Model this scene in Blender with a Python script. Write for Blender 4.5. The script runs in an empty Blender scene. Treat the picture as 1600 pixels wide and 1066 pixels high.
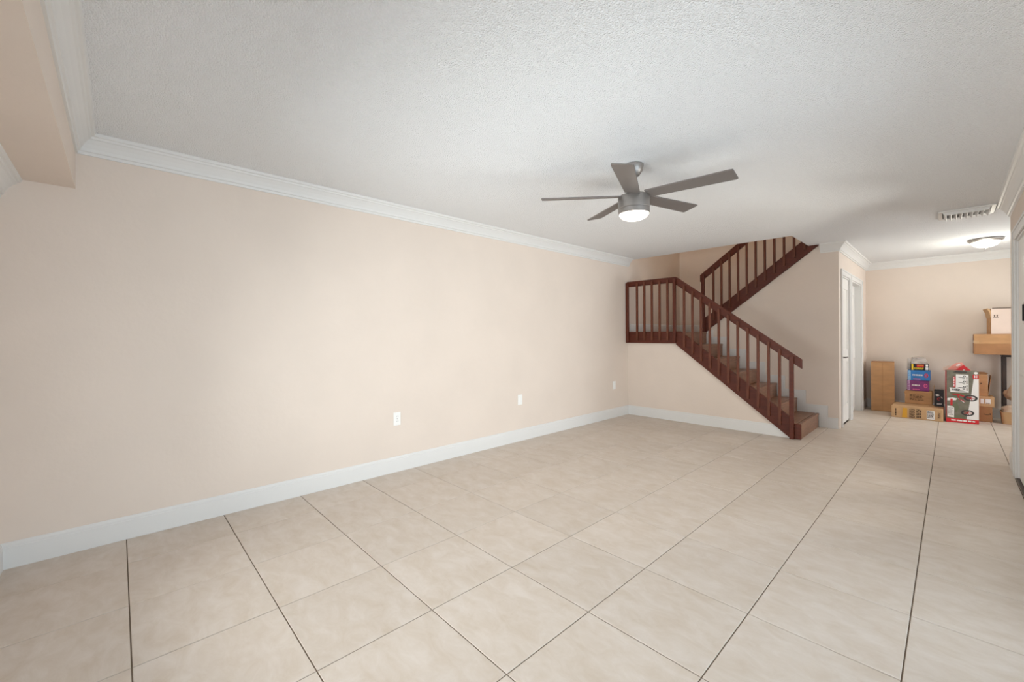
import bpy, bmesh, math, random
from mathutils import Matrix, Vector, noise
R = math.radians
random.seed(7)
scene = bpy.context.scene
COL = scene.collection

# ------------------------------------------------------------------ camera
cam = bpy.data.cameras.new('camera')
cam.sensor_fit = 'HORIZONTAL'; cam.sensor_width = 36.0
cam.lens = 650.087 * 36.0 / 1600.0
cam.shift_y = -(533 - 524.908) / 1600.0
cam.clip_start = 0.02
camera = bpy.data.objects.new('camera', cam); COL.objects.link(camera)
camera.matrix_world = Matrix.Translation((3.6288, -0.0326, 1.2433)) @ Matrix.Rotation(0.812763, 4, 'Z') @ Matrix.Rotation(R(90), 4, 'X') @ Matrix.Rotation(-0.005515, 4, 'Z')
scene.camera = camera

# ------------------------------------------------------------------ world, daylight and fill lights, exposure
world = bpy.data.worlds.new('world'); scene.world = world; world.use_nodes = True
bg = world.node_tree.nodes['Background']
bg.inputs['Color'].default_value = (0.86, 0.93, 1.0, 1); bg.inputs['Strength'].default_value = 2.2

def area_light(name, loc, direction, sx, sy, power, color):
    l = bpy.data.lights.new(name, 'AREA'); l.shape = 'RECTANGLE'; l.size = sx; l.size_y = sy
    l.energy = power; l.color = color
    o = bpy.data.objects.new(name, l); COL.objects.link(o); o.location = loc
    o.rotation_euler = Vector(direction).to_track_quat('-Z', 'Z').to_euler()
    return o
# light power in watts and colour
LIGHTS = {'patio': (185, (0.71, 0.835, 1.0)), 'dining': (112, (0.94, 0.94, 1.0)), 'rear': (128, (0.95, 0.965, 1.0)), 'door': (115, (1.0, 0.96, 0.93)), 'fan': (5, (1.0, 0.80, 0.62)), 'hall': (16, (1.0, 0.98, 0.84)), 'upstairs': (20, (1.0, 0.80, 0.55))}
# daylight falling through the glazed patio door and through the dining window
area_light('patio_daylight', (4.62, 1.90, 0.95), (-1, 0, 0.5), 4.4, 1.9, *LIGHTS['patio'])
area_light('dining_daylight', (6.06, 7.75, 1.25), (-1, 0, 0), 2.3, 1.7, *LIGHTS['dining'])
area_light('rear_fill', (2.15, -0.90, 0.90), (0, 1, 0.5), 2.5, 1.1, *LIGHTS['rear'])  # fill light added behind the camera for the stair walls and ceiling
area_light('door_fill', (4.56, 4.67, 1.05), (-1, 0, 0.5), 0.5, 1.7, *LIGHTS['door'])  # added fill light at the unseen door leaf, lifts ceiling and stairs

vs = scene.view_settings
vs.view_transform = 'Standard'; vs.look = 'None'; vs.gamma = 1.0; vs.use_curve_mapping = False
vs.exposure = -0.26

# ------------------------------------------------------------------ materials
def lin(c):
    return tuple(((v / 255.0) / 12.92 if v / 255.0 <= 0.04045 else ((v / 255.0 + 0.055) / 1.055) ** 2.4) for v in c) + (1.0,)

MATS = {}
def mat(name, c, rough=0.6, metal=0.0, vary=0.0, scale=6.0, bump=0.0, bump_scale=120.0, stretch=None, emit=None, emit_strength=0.0, spec=0.5, c2=None, coat=0.0):
    if name in MATS: return MATS[name]
    m = bpy.data.materials.new(name); m.use_nodes = True
    nt = m.node_tree; b = nt.nodes['Principled BSDF']
    b.inputs['Base Color'].default_value = lin(c); b.inputs['Roughness'].default_value = rough
    b.inputs['Metallic'].default_value = metal; b.inputs['Specular IOR Level'].default_value = spec
    b.inputs['Coat Weight'].default_value = coat
    if emit:
        b.inputs['Emission Color'].default_value = lin(emit); b.inputs['Emission Strength'].default_value = emit_strength
    if vary or bump or c2:
        tc = nt.nodes.new('ShaderNodeTexCoord'); mp = nt.nodes.new('ShaderNodeMapping')
        nt.links.new(tc.outputs['Object'], mp.inputs['Vector'])
        if stretch: mp.inputs['Scale'].default_value = stretch
    if vary or c2:
        n = nt.nodes.new('ShaderNodeTexNoise'); n.inputs['Scale'].default_value = scale; n.inputs['Detail'].default_value = 5
        nt.links.new(mp.outputs['Vector'], n.inputs['Vector'])
        r = nt.nodes.new('ShaderNodeValToRGB')
        lo = c2 or tuple(max(0, v * (1 - vary)) for v in c); hi = c if c2 else tuple(min(255, v * (1 + vary * 0.6)) for v in c)
        r.color_ramp.elements[0].position = 0.3; r.color_ramp.elements[1].position = 0.7
        r.color_ramp.elements[0].color = lin(lo); r.color_ramp.elements[1].color = lin(hi)
        nt.links.new(n.outputs['Fac'], r.inputs['Fac']); nt.links.new(r.outputs['Color'], b.inputs['Base Color'])
    if bump:
        n2 = nt.nodes.new('ShaderNodeTexNoise'); n2.inputs['Scale'].default_value = bump_scale; n2.inputs['Detail'].default_value = 3
        nt.links.new(mp.outputs['Vector'], n2.inputs['Vector'])
        bp = nt.nodes.new('ShaderNodeBump'); bp.inputs['Strength'].default_value = bump; bp.inputs['Distance'].default_value = 0.01
        nt.links.new(n2.outputs['Fac'], bp.inputs['Height']); nt.links.new(bp.outputs['Normal'], b.inputs['Normal'])
    MATS[name] = m
    return m

M_WALL = mat('wall_paint', (228, 213, 200), 0.75, vary=0.012, scale=2.5, bump=0.12, bump_scale=26)
M_WHITE = mat('white_trim_paint', (226, 224, 221), 0.45)
M_DOOR = mat('white_door_paint', (236, 233, 228), 0.4)
M_WOOD = mat('red_brown_wood', (92, 42, 27), 0.45, vary=0.12, scale=9, stretch=(1, 6, 6), spec=0.3)
M_WOODB = mat('brown_baluster_wood', (106, 58, 40), 0.48, vary=0.12, scale=9, stretch=(6, 6, 1), spec=0.3)
M_TREAD = mat('brown_tread_wood', (134, 94, 70), 0.38, vary=0.14, scale=7, stretch=(8, 1, 8))
M_DARKW = mat('dark_wood', (52, 36, 30), 0.4, vary=0.2, scale=8, stretch=(6, 6, 1))
M_GROUT = mat('grey_brown_grout', (114, 98, 82), 0.9)
M_NICKEL = mat('brushed_gunmetal', (152, 147, 143), 0.40, metal=0.75)
M_BLADE = mat('grey_blade_finish', (118, 111, 107), 0.42, metal=0.2)
M_LAMP = mat('lit_frosted_glass', (255, 250, 240), 0.4, emit=(255, 243, 226), emit_strength=4.0)
M_PLASTIC = mat('outlet_plastic', (244, 242, 238), 0.35)
M_SLOT = mat('dark_slot', (50, 46, 42), 0.6)
M_CARD = mat('tan_cardboard', (190, 144, 100), 0.8, vary=0.07, scale=5, stretch=(1, 1, 3))
M_CARD2 = mat('pale_cardboard', (197, 158, 116), 0.8, vary=0.07, scale=6)
M_CARD3 = mat('brown_cardboard', (170, 122, 82), 0.8, vary=0.08, scale=5)
M_CARDW = mat('pinkish_white_cardboard', (222, 200, 186), 0.75, vary=0.03, scale=4)
M_TAPE = mat('packing_tape', (196, 156, 112), 0.25, coat=0.4)
M_INK = mat('dark_print_ink', (70, 48, 34), 0.7)
M_BLACK = mat('black_print', (24, 23, 26), 0.5)
M_RED = mat('red_print', (206, 32, 40), 0.45)
M_REDS = mat('crimson_side_print', (176, 30, 38), 0.45)
M_WHITEP = mat('white_print', (238, 234, 230), 0.55)
M_OLIVE = mat('olive_photo_print', (128, 122, 106), 0.55, c2=(98, 94, 80), scale=14)
M_GREEN = mat('green_print', (104, 108, 82), 0.55)
M_GREY = mat('tyre_grey_print', (58, 55, 55), 0.55)
M_BLUE = mat('blue_print', (36, 122, 196), 0.45, vary=0.12, scale=10)
M_SKY = mat('pale_blue_print', (170, 208, 232), 0.5)
M_PURPLE = mat('purple_print', (132, 40, 118), 0.45, vary=0.15, scale=10)
M_LILAC = mat('pale_lilac_print', (214, 176, 212), 0.5)
M_PINK = mat('pink_print', (224, 92, 150), 0.5)
M_YELLOW = mat('yellow_print', (238, 200, 40), 0.5)
M_ORANGE = mat('amber_print', (214, 156, 42), 0.6)
M_BAG = mat('cream_plastic_bag', (222, 205, 184), 0.45, vary=0.05, scale=9)
M_BAG2 = mat('tan_cloth_bag', (186, 160, 132), 0.8, vary=0.1, scale=9)
M_TRACK = mat('dark_bronze_metal', (78, 68, 60), 0.5, metal=0.4)
M_BLKM = mat('black_metal', (30, 29, 29), 0.45, metal=0.3)
M_PATIO = mat('patio_concrete', (176, 172, 166), 0.85, vary=0.08, scale=3)
M_CLEAR = mat('wrinkled_plastic_film', (176, 166, 160), 0.22, vary=0.2, scale=16, coat=0.5)

def tile_material():
    m = bpy.data.materials.new('beige_ceramic_tile'); m.use_nodes = True
    nt = m.node_tree; b = nt.nodes['Principled BSDF']; N = nt.nodes.new; L = nt.links.new
    g = N('ShaderNodeNewGeometry'); oi = N('ShaderNodeObjectInfo')
    cm = N('ShaderNodeCombineXYZ'); mul = N('ShaderNodeMath'); mul.operation = 'MULTIPLY'; mul.inputs[1].default_value = 37.0
    L(oi.outputs['Random'], mul.inputs[0]); L(mul.outputs[0], cm.inputs['Z'])
    ad = N('ShaderNodeVectorMath'); ad.operation = 'ADD'; L(g.outputs['Position'], ad.inputs[0]); L(cm.outputs[0], ad.inputs[1])
    mp = N('ShaderNodeMapping'); mp.inputs['Scale'].default_value = (1.0, 1.7, 1.0); L(ad.outputs[0], mp.inputs['Vector'])
    n1 = N('ShaderNodeTexNoise'); n1.inputs['Scale'].default_value = 7.0; n1.inputs['Detail'].default_value = 9; n1.inputs['Roughness'].default_value = 0.68; n1.inputs['Distortion'].default_value = 0.5
    L(mp.outputs[0], n1.inputs['Vector'])
    r1 = N('ShaderNodeValToRGB'); e = r1.color_ramp.elements
    e[0].position = 0.28; e[0].color = lin((198, 182, 165)); e[1].position = 0.66; e[1].color = lin((213, 201, 190))
    L(n1.outputs['Fac'], r1.inputs['Fac'])
    hsv = N('ShaderNodeHueSaturation'); ma = N('ShaderNodeMapRange')
    ma.inputs['To Min'].default_value = 0.965; ma.inputs['To Max'].default_value = 1.02
    L(oi.outputs['Random'], ma.inputs['Value']); L(ma.outputs[0], hsv.inputs['Value']); L(r1.outputs['Color'], hsv.inputs['Color'])
    L(hsv.outputs['Color'], b.inputs['Base Color'])
    b.inputs['Roughness'].default_value = 0.42; b.inputs['Specular IOR Level'].default_value = 0.35
    n2 = N('ShaderNodeTexNoise'); n2.inputs['Scale'].default_value = 40; L(ad.outputs[0], n2.inputs['Vector'])
    bp = N('ShaderNodeBump'); bp.inputs['Strength'].default_value = 0.06; bp.inputs['Distance'].default_value = 0.004
    L(n2.outputs['Fac'], bp.inputs['Height']); L(bp.outputs['Normal'], b.inputs['Normal'])
    return m
M_TILE = tile_material()

def popcorn_material():
    m = bpy.data.materials.new('white_popcorn_plaster'); m.use_nodes = True
    nt = m.node_tree; b = nt.nodes['Principled BSDF']; N = nt.nodes.new; L = nt.links.new
    b.inputs['Base Color'].default_value = lin((245, 245, 245)); b.inputs['Roughness'].default_value = 0.9
    g = N('ShaderNodeNewGeometry')
    n = N('ShaderNodeTexNoise'); n.inputs['Scale'].default_value = 105; n.inputs['Detail'].default_value = 4; n.inputs['Roughness'].default_value = 0.65
    v = N('ShaderNodeTexVoronoi'); v.inputs['Scale'].default_value = 135
    L(g.outputs['Position'], n.inputs['Vector']); L(g.outputs['Position'], v.inputs['Vector'])
    s = N('ShaderNodeMath'); s.operation = 'SUBTRACT'; L(n.outputs['Fac'], s.inputs[0]); L(v.outputs['Distance'], s.inputs[1])
    bp = N('ShaderNodeBump'); bp.inputs['Strength'].default_value = 0.75; bp.inputs['Distance'].default_value = 0.010
    L(s.outputs[0], bp.inputs['Height']); L(bp.outputs['Normal'], b.inputs['Normal'])
    return m
M_CEIL = popcorn_material()

def glass_material():
    m = bpy.data.materials.new('clear_glazing'); m.use_nodes = True
    nt = m.node_tree; nt.nodes.remove(nt.nodes['Principled BSDF']); N = nt.nodes.new; L = nt.links.new
    t = N('ShaderNodeBsdfTransparent'); t.inputs['Color'].default_value = (0.95, 0.97, 0.96, 1)
    gl = N('ShaderNodeBsdfGlossy'); gl.inputs['Roughness'].default_value = 0.02
    fr = N('ShaderNodeFresnel'); fr.inputs['IOR'].default_value = 1.45; mx = N('ShaderNodeMixShader')
    L(fr.outputs[0], mx.inputs['Fac']); L(t.outputs[0], mx.inputs[1]); L(gl.outputs[0], mx.inputs[2])
    L(mx.outputs[0], nt.nodes['Material Output'].inputs['Surface'])
    return m
M_GLASS = glass_material()

# ------------------------------------------------------------------ mesh helpers
class MB:
    def __init__(s): s.v = []; s.f = []
    def add(s, vs, fs):
        n = len(s.v); s.v += [tuple(v) for v in vs]; s.f += [tuple(i + n for i in f) for f in fs]; return s
    def box(s, x0, x1, y0, y1, z0, z1):
        return s.add([(x0, y0, z0), (x1, y0, z0), (x1, y1, z0), (x0, y1, z0), (x0, y0, z1), (x1, y0, z1), (x1, y1, z1), (x0, y1, z1)],
                     [(3, 2, 1, 0), (4, 5, 6, 7), (0, 1, 5, 4), (1, 2, 6, 5), (2, 3, 7, 6), (3, 0, 4, 7)])
    def prism(s, poly, axis, a, b):
        """poly: 2D outline; axis 'x' -> (y,z), 'y' -> (x,z), 'z' -> (x,y); extruded from a to b along the axis."""
        def P(p, t): return {'x': (t, p[0], p[1]), 'y': (p[0], t, p[1]), 'z': (p[0], p[1], t)}[axis]
        n = len(poly)
        fs = [tuple(range(n - 1, -1, -1)), tuple(range(n, 2 * n))] + [(i, (i + 1) % n, n + (i + 1) % n, n + i) for i in range(n)]
        return s.add([P(p, a) for p in poly] + [P(p, b) for p in poly], fs)
    def lathe(s, prof, seg=40, c=(0, 0, 0), arc=2 * math.pi):
        vs = []; fs = []; n = len(prof)
        for i in range(seg):
            a = 2 * math.pi * i / seg
            for r, z in prof: vs.append((c[0] + r * math.cos(a), c[1] + r * math.sin(a), c[2] + z))
        for i in range(seg):
            j = (i + 1) % seg
            for k in range(n - 1): fs.append((i * n + k, j * n + k, j * n + k + 1, i * n + k + 1))
        return s.add(vs, fs)
    def ring(s, c, r0, r1, y, seg=24, sx=1.0, sz=1.0, a0=0.0, a1=2 * math.pi, t=0.0006):
        """a flat annulus in the xz plane (print), t thick along -y"""
        vs = []; full = abs(a1 - a0 - 2 * math.pi) < 1e-6; n = seg if full else seg + 1
        for i in range(n):
            a = a0 + (a1 - a0) * i / seg
            for r in (r0, r1): vs.append((c[0] + sx * r * math.cos(a), y, c[1] + sz * r * math.sin(a)))
        return s.add(vs, [(2 * i, 2 * i + 1, 2 * ((i + 1) % n) + 1, 2 * ((i + 1) % n)) for i in range(seg)])
    def quad(s, y, *pts): return s.add([(p[0], y, p[1]) for p in pts], [tuple(range(len(pts)))])
    def build(s, name, m, parent=None, bevel=0.0, smooth=False, world=False, segs=1, kind=None):
        me = bpy.data.meshes.new(name); me.from_pydata(s.v, [], s.f)
        bm = bmesh.new(); bm.from_mesh(me)
        bmesh.ops.remove_doubles(bm, verts=bm.verts, dist=1e-6)
        bmesh.ops.recalc_face_normals(bm, faces=bm.faces)
        if bevel:
            bmesh.ops.bevel(bm, geom=[e for e in bm.edges if len(e.link_faces) == 2 and e.calc_face_angle(0) > 0.6], offset=bevel, segments=segs, affect='EDGES', profile=0.6, clamp_overlap=True)
        if world and parent is not None:
            bmesh.ops.translate(bm, verts=bm.verts, vec=-Vector(parent.location))
        bm.to_mesh(me); bm.free()
        if smooth:
            for p in me.polygons: p.use_smooth = True
            me.set_sharp_from_angle(angle=R(35))
        me.materials.append(m)
        o = bpy.data.objects.new(name, me); COL.objects.link(o)
        if parent is not None: o.parent = parent
        if kind: o['kind'] = kind
        return o

def struct(name, mb, m, parent=None, **k):
    o = mb.build(name, m, parent, **k)
    if parent is None: o['kind'] = 'structure'
    return o

def thing(name, label, cat, loc=(0, 0, 0), rz=0.0, group=None):
    o = bpy.data.objects.new(name, None); COL.objects.link(o); o.empty_display_size = 0.1
    o.location = loc; o.rotation_euler = (0, 0, rz); o['label'] = label; o['category'] = cat
    if group: o['group'] = group
    return o

def tag(o, label, cat, group=None):
    o['label'] = label; o['category'] = cat
    if group: o['group'] = group
    return o

def sweep(path, prof, side, z=0.0):
    """sweep a profile (d from wall, height) along a 2D path with mitred corners; side +1 = to the left of travel"""
    mb = MB(); n = len(prof); pts = [Vector(p) for p in path]; vs = []
    for i, p in enumerate(pts):
        ns = []
        if i > 0: d = (p - pts[i - 1]).normalized(); ns.append(Vector((-d.y, d.x)) * side)
        if i < len(pts) - 1: d = (pts[i + 1] - p).normalized(); ns.append(Vector((-d.y, d.x)) * side)
        m = ns[0] if len(ns) == 1 else (ns[0] + ns[1]) / (1 + ns[0].dot(ns[1]))
        for d, h in prof: vs.append((p.x + m.x * d, p.y + m.y * d, z + h))
    fs = []
    for i in range(len(pts) - 1):
        for k in range(n):
            fs.append((i * n + k, i * n + (k + 1) % n, (i + 1) * n + (k + 1) % n, (i + 1) * n + k))
    fs.append(tuple(range(n))); fs.append(tuple(range((len(pts) - 1) * n, len(pts) * n)))
    return mb.add(vs, fs)

CROWN = [(0, -0.115), (0.010, -0.115), (0.013, -0.100), (0.022, -0.096), (0.026, -0.080), (0.040, -0.056), (0.058, -0.034), (0.066, -0.030),
         (0.070, -0.020), (0.082, -0.017), (0.088, -0.004), (0.088, 0.0), (0, 0.0)]
BASE = [(0, 0), (0.014, 0), (0.014, 0.112), (0.011, 0.116), (0.011, 0.126), (0.006, 0.136), (0.003, 0.14), (0, 0.14)]

# room dimensions
XL, XR = 0.112, 4.010          # left and right wall faces
YB, YF = -0.500, 9.300         # wall behind the camera, far wall of the hall
YS, YM, YW = 5.820, 6.800, 7.650   # wall under stairs, wall between the flights, stairwell back wall
XH, XE = 2.620, 5.900          # hall corner wall, dining end wall
H, HS = 2.440, 4.900

# ------------------------------------------------------------------ floor with tiles
fl = MB().box(-0.1, 6.02, -0.62, 9.42, -0.12, -0.0035)
floor = struct('floor', fl, M_GROUT)
TILE_MESH = {}
def tile_mesh(w, d):
    k = (round(w, 4), round(d, 4))
    if k not in TILE_MESH:
        c = 0.0018; me = bpy.data.meshes.new('tile')
        v = [(-w, -d), (w, -d), (w, d), (-w, d)]
        vs = [(x / 2, y / 2, -0.011) for x, y in v] + [(x / 2, y / 2, -c) for x, y in v] + [((x / 2) - math.copysign(c, x), (y / 2) - math.copysign(c, y), 0) for x, y in v]
        fs = [(8, 9, 10, 11)] + [(a + i, a + (i + 1) % 4, a + 4 + (i + 1) % 4, a + 4 + i) for a in (0, 4) for i in range(4)]
        me.from_pydata(vs, [], fs); me.materials.append(M_TILE); TILE_MESH[k] = me
    return TILE_MESH[k]
G = 0.0046
for i in range(0, 12):
    for j in range(-1, 19):
        x0, x1 = max(0.5 * i, XL) + G / 2, min(0.5 * i + 0.5, XE) - G / 2
        y0, y1 = max(0.5 * j, YB) + G / 2, min(0.5 * j + 0.5, YF) - G / 2
        if y0 > YS and x1 < 2.28: continue                 # under the staircase
        if y0 > YM and x1 < XH: continue                   # closet behind the hall wall
        if x0 > XR and y1 < 6.0: continue                  # outside
        if x0 < 2.3 < x1 and y0 > YS and j >= 12 and x1 < 2.3: continue
        if x1 - x0 < 0.03 or y1 - y0 < 0.03: continue
        t = bpy.data.objects.new('tile', tile_mesh(x1 - x0, y1 - y0)); COL.objects.link(t)
        t.location = ((x0 + x1) / 2, (y0 + y1) / 2, random.uniform(-0.0006, 0.0003)); t.parent = floor

# ------------------------------------------------------------------ walls
struct('wall_left', MB().prism([(YB - 0.12, -0.1), (7.77, -0.1), (7.77, HS), (5.86, HS), (5.86, H + 0.2), (YB - 0.12, H + 0.2)], 'x', XL - 0.12, XL), M_WALL)
rb = MB()
rb.box(XL, 0.85, YB - 0.12, YB, -0.1, H + 0.2).box(3.45, XR + 0.12, YB - 0.12, YB, -0.1, H + 0.2).box(0.85, 3.45, YB - 0.12, YB, -0.1, 0.40).box(0.85, 3.45, YB - 0.12, YB, 1.54, H + 0.2)
struct('wall_behind', rb, M_WALL)
# wall under the lower flight, cut along the stringer
struct('wall_under_stairs', MB().prism([(XL, -0.05), (2.305, -0.05), (2.305, 0.005), (0.905, 1.125), (XL, 1.13)], 'y', YS, YS + 0.08), M_WALL)
def up_low(x): return 1.347 + 0.770 * (x - 0.999)       # lower edge of the upper flight's stringer
struct('wall_between_flights', MB().prism([(0.925, -0.05), (XH, -0.05), (XH, H + 0.02), (2.408, H + 0.02), (2.408, up_low(2.408) - 0.002), (0.925, up_low(0.925) - 0.002)], 'y', YM, YM + 0.09), M_WALL)
struct('wall_stairwell', MB().prism([(XL, 1.2), (2.515, 1.2), (2.515, H + 0.2), (3.5, H + 0.2), (3.5, HS), (XL, HS)], 'y', YW, YW + 0.12), M_WALL)
# hall wall with two door openings
D1, D2, DH = (7.00, 7.62), (7.78, 8.72), 2.035
hw = MB()
for a, b in ((YM + 0.09, D1[0]), (D1[1], D2[0]), (D2[1], YF)): hw.box(XH - 0.10, XH, a, b, -0.05, H)
for a, b in (D1, D2): hw.box(XH - 0.10, XH, a, b, DH, H)
struct('wall_hall', hw, M_WALL)
struct('wall_far', MB().box(XH - 0.1, XE + 0.12, YF, YF + 0.12, -0.1, H + 0.2), M_WALL)
# right wall with the white double door and the glazed patio door
RD, RW = (4.36, 5.53), (-0.35, 4.15)
rw = MB()
for a, b in ((YB, RW[0]), (RW[1], RD[0]), (RD[1], 6.0)): rw.box(XR, XR + 0.12, a, b, -0.05, H)
rw.box(XR, XR + 0.12, RW[0], RW[1], 2.12, H); rw.box(XR, XR + 0.12, RD[0], RD[1], 2.04, H)
struct('wall_right', rw, M_WALL)
struct('wall_dining_front', MB().box(XR + 0.12, XE + 0.12, 5.88, 6.0, -0.05, H), M_WALL)
de = MB().box(XE, XE + 0.12, 6.0, 6.6, -0.05, H).box(XE, XE + 0.12, 8.9, YF, -0.05, H).box(XE, XE + 0.12, 6.6, 8.9, 2.1, H).box(XE, XE + 0.12, 6.6, 8.9, -0.05, 0.4)
struct('wall_dining_end', de, M_WALL)
# upper storey of the stairwell
struct('wall_upper_front', MB().box(XL, 3.5, 5.86, 5.91, H + 0.2, HS), M_WALL)
struct('wall_upper_end', MB().box(3.5, 3.6, 5.86, YW + 0.12, H + 0.2, HS), M_WALL)
# ceilings
cl = MB()
def slab(poly): cl.prism(poly, 'z', H, H + 0.2)
slab([(XL, YB), (XR + 0.12, YB), (XR + 0.12, 5.91), (2.30, 5.91), (XL, 5.91)])
slab([(2.30, 5.91), (XR + 0.12, 5.91), (XE + 0.12, 5.91), (XE + 0.12, YF), (2.52, YF), (2.52, YM + 0.09), (2.42, YM + 0.09), (2.42, YM), (2.30, YM)])
struct('ceiling', cl, M_CEIL)
struct('ceiling_upper', MB().box(XL - 0.12, 3.6, 5.86, YW + 0.12, HS, HS + 0.1), M_CEIL)
# dropped soffit over the camera end
struct('wall_soffit', MB().box(XL, XR, YB, -0.21, 2.118, H), M_WALL)

# crown mouldings and baseboards
struct('trim_1', sweep([(XR, 6.0), (XR, -0.21), (XL, -0.21), (XL, 5.845)], CROWN, -1, H), M_WHITE)
struct('trim_2', sweep([(2.425, YM), (XH, YM), (XH, YF), (XE, YF)], CROWN, -1, H), M_WHITE)
struct('trim_3', sweep([(XL, YB), (XR, YB)], CROWN, 1, 2.118), M_WHITE)
struct('baseboard_left', sweep([(XR, YB), (XL, YB), (XL, YS)], BASE, -1), M_WHITE)
bb = MB().prism([(XL + 0.014, 0.0), (2.295, 0.0), (2.165, 0.112), (XL + 0.014, 0.112)], 'y', YS - 0.014, YS).prism([(XL + 0.014, 0.112), (2.165, 0.112), (2.13, 0.14), (XL + 0.014, 0.14)], 'y', YS - 0.009, YS)
struct('baseboard_stairs', bb, M_WHITE)
struct('baseboard_hall', sweep([(XH, D2[1] + 0.08), (XH, YF), (XE, YF)], BASE, -1), M_WHITE)
struct('baseboard_right', sweep([(XR, RW[1] + 0.08), (XR, RD[0] - 0.09)], BASE, 1), M_WHITE)
struct('baseboard_corner', sweep([(XR, RD[1] + 0.09), (XR, 6.0), (XE, 6.0)], BASE, 1), M_WHITE)
struct('baseboard_landing', sweep([(XL, YS + 0.06), (XL, YW), (0.93, YW)], BASE, -1, 1.287), M_WHITE)

# stepped white skirting that climbs the wall beside the lower flight
RUN, RISE, X1 = 0.2433, 0.1835, 2.400
def front(k): return X1 - RUN * (k - 1)        # face of riser k
def skirt(off_x, off_z, y0):
    pts = [(2.606, -0.0), (2.606, 0.14 - (0.11 - off_z)), (front(1) + off_x, 0.14 - (0.11 - off_z))]
    for k in range(1, 7):
        pts.append((front(k) + off_x, RISE * k + off_z)); pts.append((front(k + 1) + off_x, RISE * k + off_z))
    pts.append((front(7) + off_x, 1.30 + off_z * 0.2)); pts.append((0.935, 1.30 + off_z * 0.0)); pts.append((0.935, 1.0)); pts.append((2.2, 0.0))
    return MB().prism(pts, 'y', y0, YM - 0.0005)
sk = struct('trim_4', skirt(0.099, 0.109, YM - 0.008), M_WHITE)
def skirt_line(ox, oz):
    pts = [(2.606, 0.14 - (0.11 - oz)), (front(1) + ox, 0.14 - (0.11 - oz))]
    for k in range(1, 7):
        pts.append((front(k) + ox, RISE * k + oz)); pts.append((front(k + 1) + ox, RISE * k + oz))
    return pts
def skirt_band(a, b, y0):
    return MB().prism(skirt_line(a, a + 0.01) + skirt_line(b, b + 0.01)[::-1], 'y', y0, YM - 0.0005)
skirt_band(0.100, 0.084, YM - 0.018).build('skirting_cap', M_WHITE, sk)
skirt_band(0.076, 0.060, YM - 0.015).build('skirting_bead', M_WHITE, sk)

# ------------------------------------------------------------------ hall doors
def panel_door(mb_parent, y0, y1, z0, z1, xf, name='door_leaf'):
    leaf = MB().box(xf - 0.035, xf, y0, y1, z0, z1).build(name, M_DOOR, mb_parent)
    w = y1 - y0; m = 0.11
    for a, b in ((z0 + 0.22, z0 + 0.86), (z0 + 0.98, z1 - 0.13)):
        fr = MB()
        for u0, u1, v0, v1 in ((y0 + m, y1 - m, a, a + 0.022), (y0 + m, y1 - m, b - 0.022, b), (y0 + m, y0 + m + 0.022, a + 0.022, b - 0.022), (y1 - m - 0.022, y1 - m, a + 0.022, b - 0.022)):
            fr.box(xf, xf + 0.008, u0, u1, v0, v1)
        fr.build('panel_moulding', M_DOOR, leaf)
        MB().box(xf, xf + 0.005, y0 + m + 0.05, y1 - m - 0.05, a + 0.05, b - 0.05).build('raised_panel', M_DOOR, leaf, bevel=0.003)
    return leaf

def casing(parent, y0, y1, x, h, w=0.075, sgn=1):
    for a, b, c, d in ((y0 - w, y0, 0.0, h + w), (y1, y1 + w, 0.0, h + w), (y0, y1, h, h + w)):
        xa, xb = sorted((x, x + sgn * 0.014)); MB().box(xa, xb, a, b, c, d).build('door_casing', M_WHITE, parent, bevel=0.003)
    xa, xb = sorted((x + sgn * 0.014, x + sgn * 0.020))
    for a, b, c, d in ((y0 - w, y0 - w + 0.02, 0.0, h + w), (y1 + w - 0.02, y1 + w, 0.0, h + w), (y0 - w + 0.02, y1 + w - 0.02, h + w - 0.02, h + w)):
        MB().box(xa, xb, a, b, c, d).build('casing_bead', M_WHITE, parent, bevel=0.002)

def hall_door(name, y0, y1, recess, handle):
    jm = MB()
    jm.box(XH - 0.10, XH, y0, y0 + 0.018, 0, DH).box(XH - 0.10, XH, y1 - 0.018, y1, 0, DH).box(XH - 0.10, XH, y0 + 0.018, y1 - 0.018, DH - 0.018, DH)
    o = struct(name, jm, M_WHITE)
    casing(o, y0, y1, XH, DH)
    leaf = panel_door(o, y0 + 0.021, y1 - 0.021, 0.022, DH - 0.021, XH - recess)
    if handle:
        hy = y0 + 0.095; x = XH - recess; z = 0.925
        MB().lathe([(0, 0), (0.030, 0), (0.030, 0.006), (0.024, 0.011), (0.011, 0.013), (0.011, 0.045), (0, 0.045)], 20).build('tmp', M_NICKEL)
        k = bpy.data.objects['tmp']; k.name = 'door_lever'; k.data.name = 'door_lever'; k.parent = o
        k.location = (x, hy, z); k.rotation_euler = (0, R(90), 0)
        MB().box(x + 0.034, x + 0.050, hy - 0.012, hy + 0.115, z - 0.010, z + 0.010).build('lever_arm', M_NICKEL, o, bevel=0.004, segs=2)
    return o
hall_door('door_1', D1[0], D1[1], 0.012, True)
hall_door('door_2', D2[0], D2[1], 0.075, False)
MB().box(XH - 0.10, XH - 0.01, D1[0] + 0.02, D1[1] - 0.02, -0.003, 0.004).build('threshold_and_gap_shade', M_TRACK, bpy.data.objects['door_1'])  # dark strip stands in for the shade in the gap under the door

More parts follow.
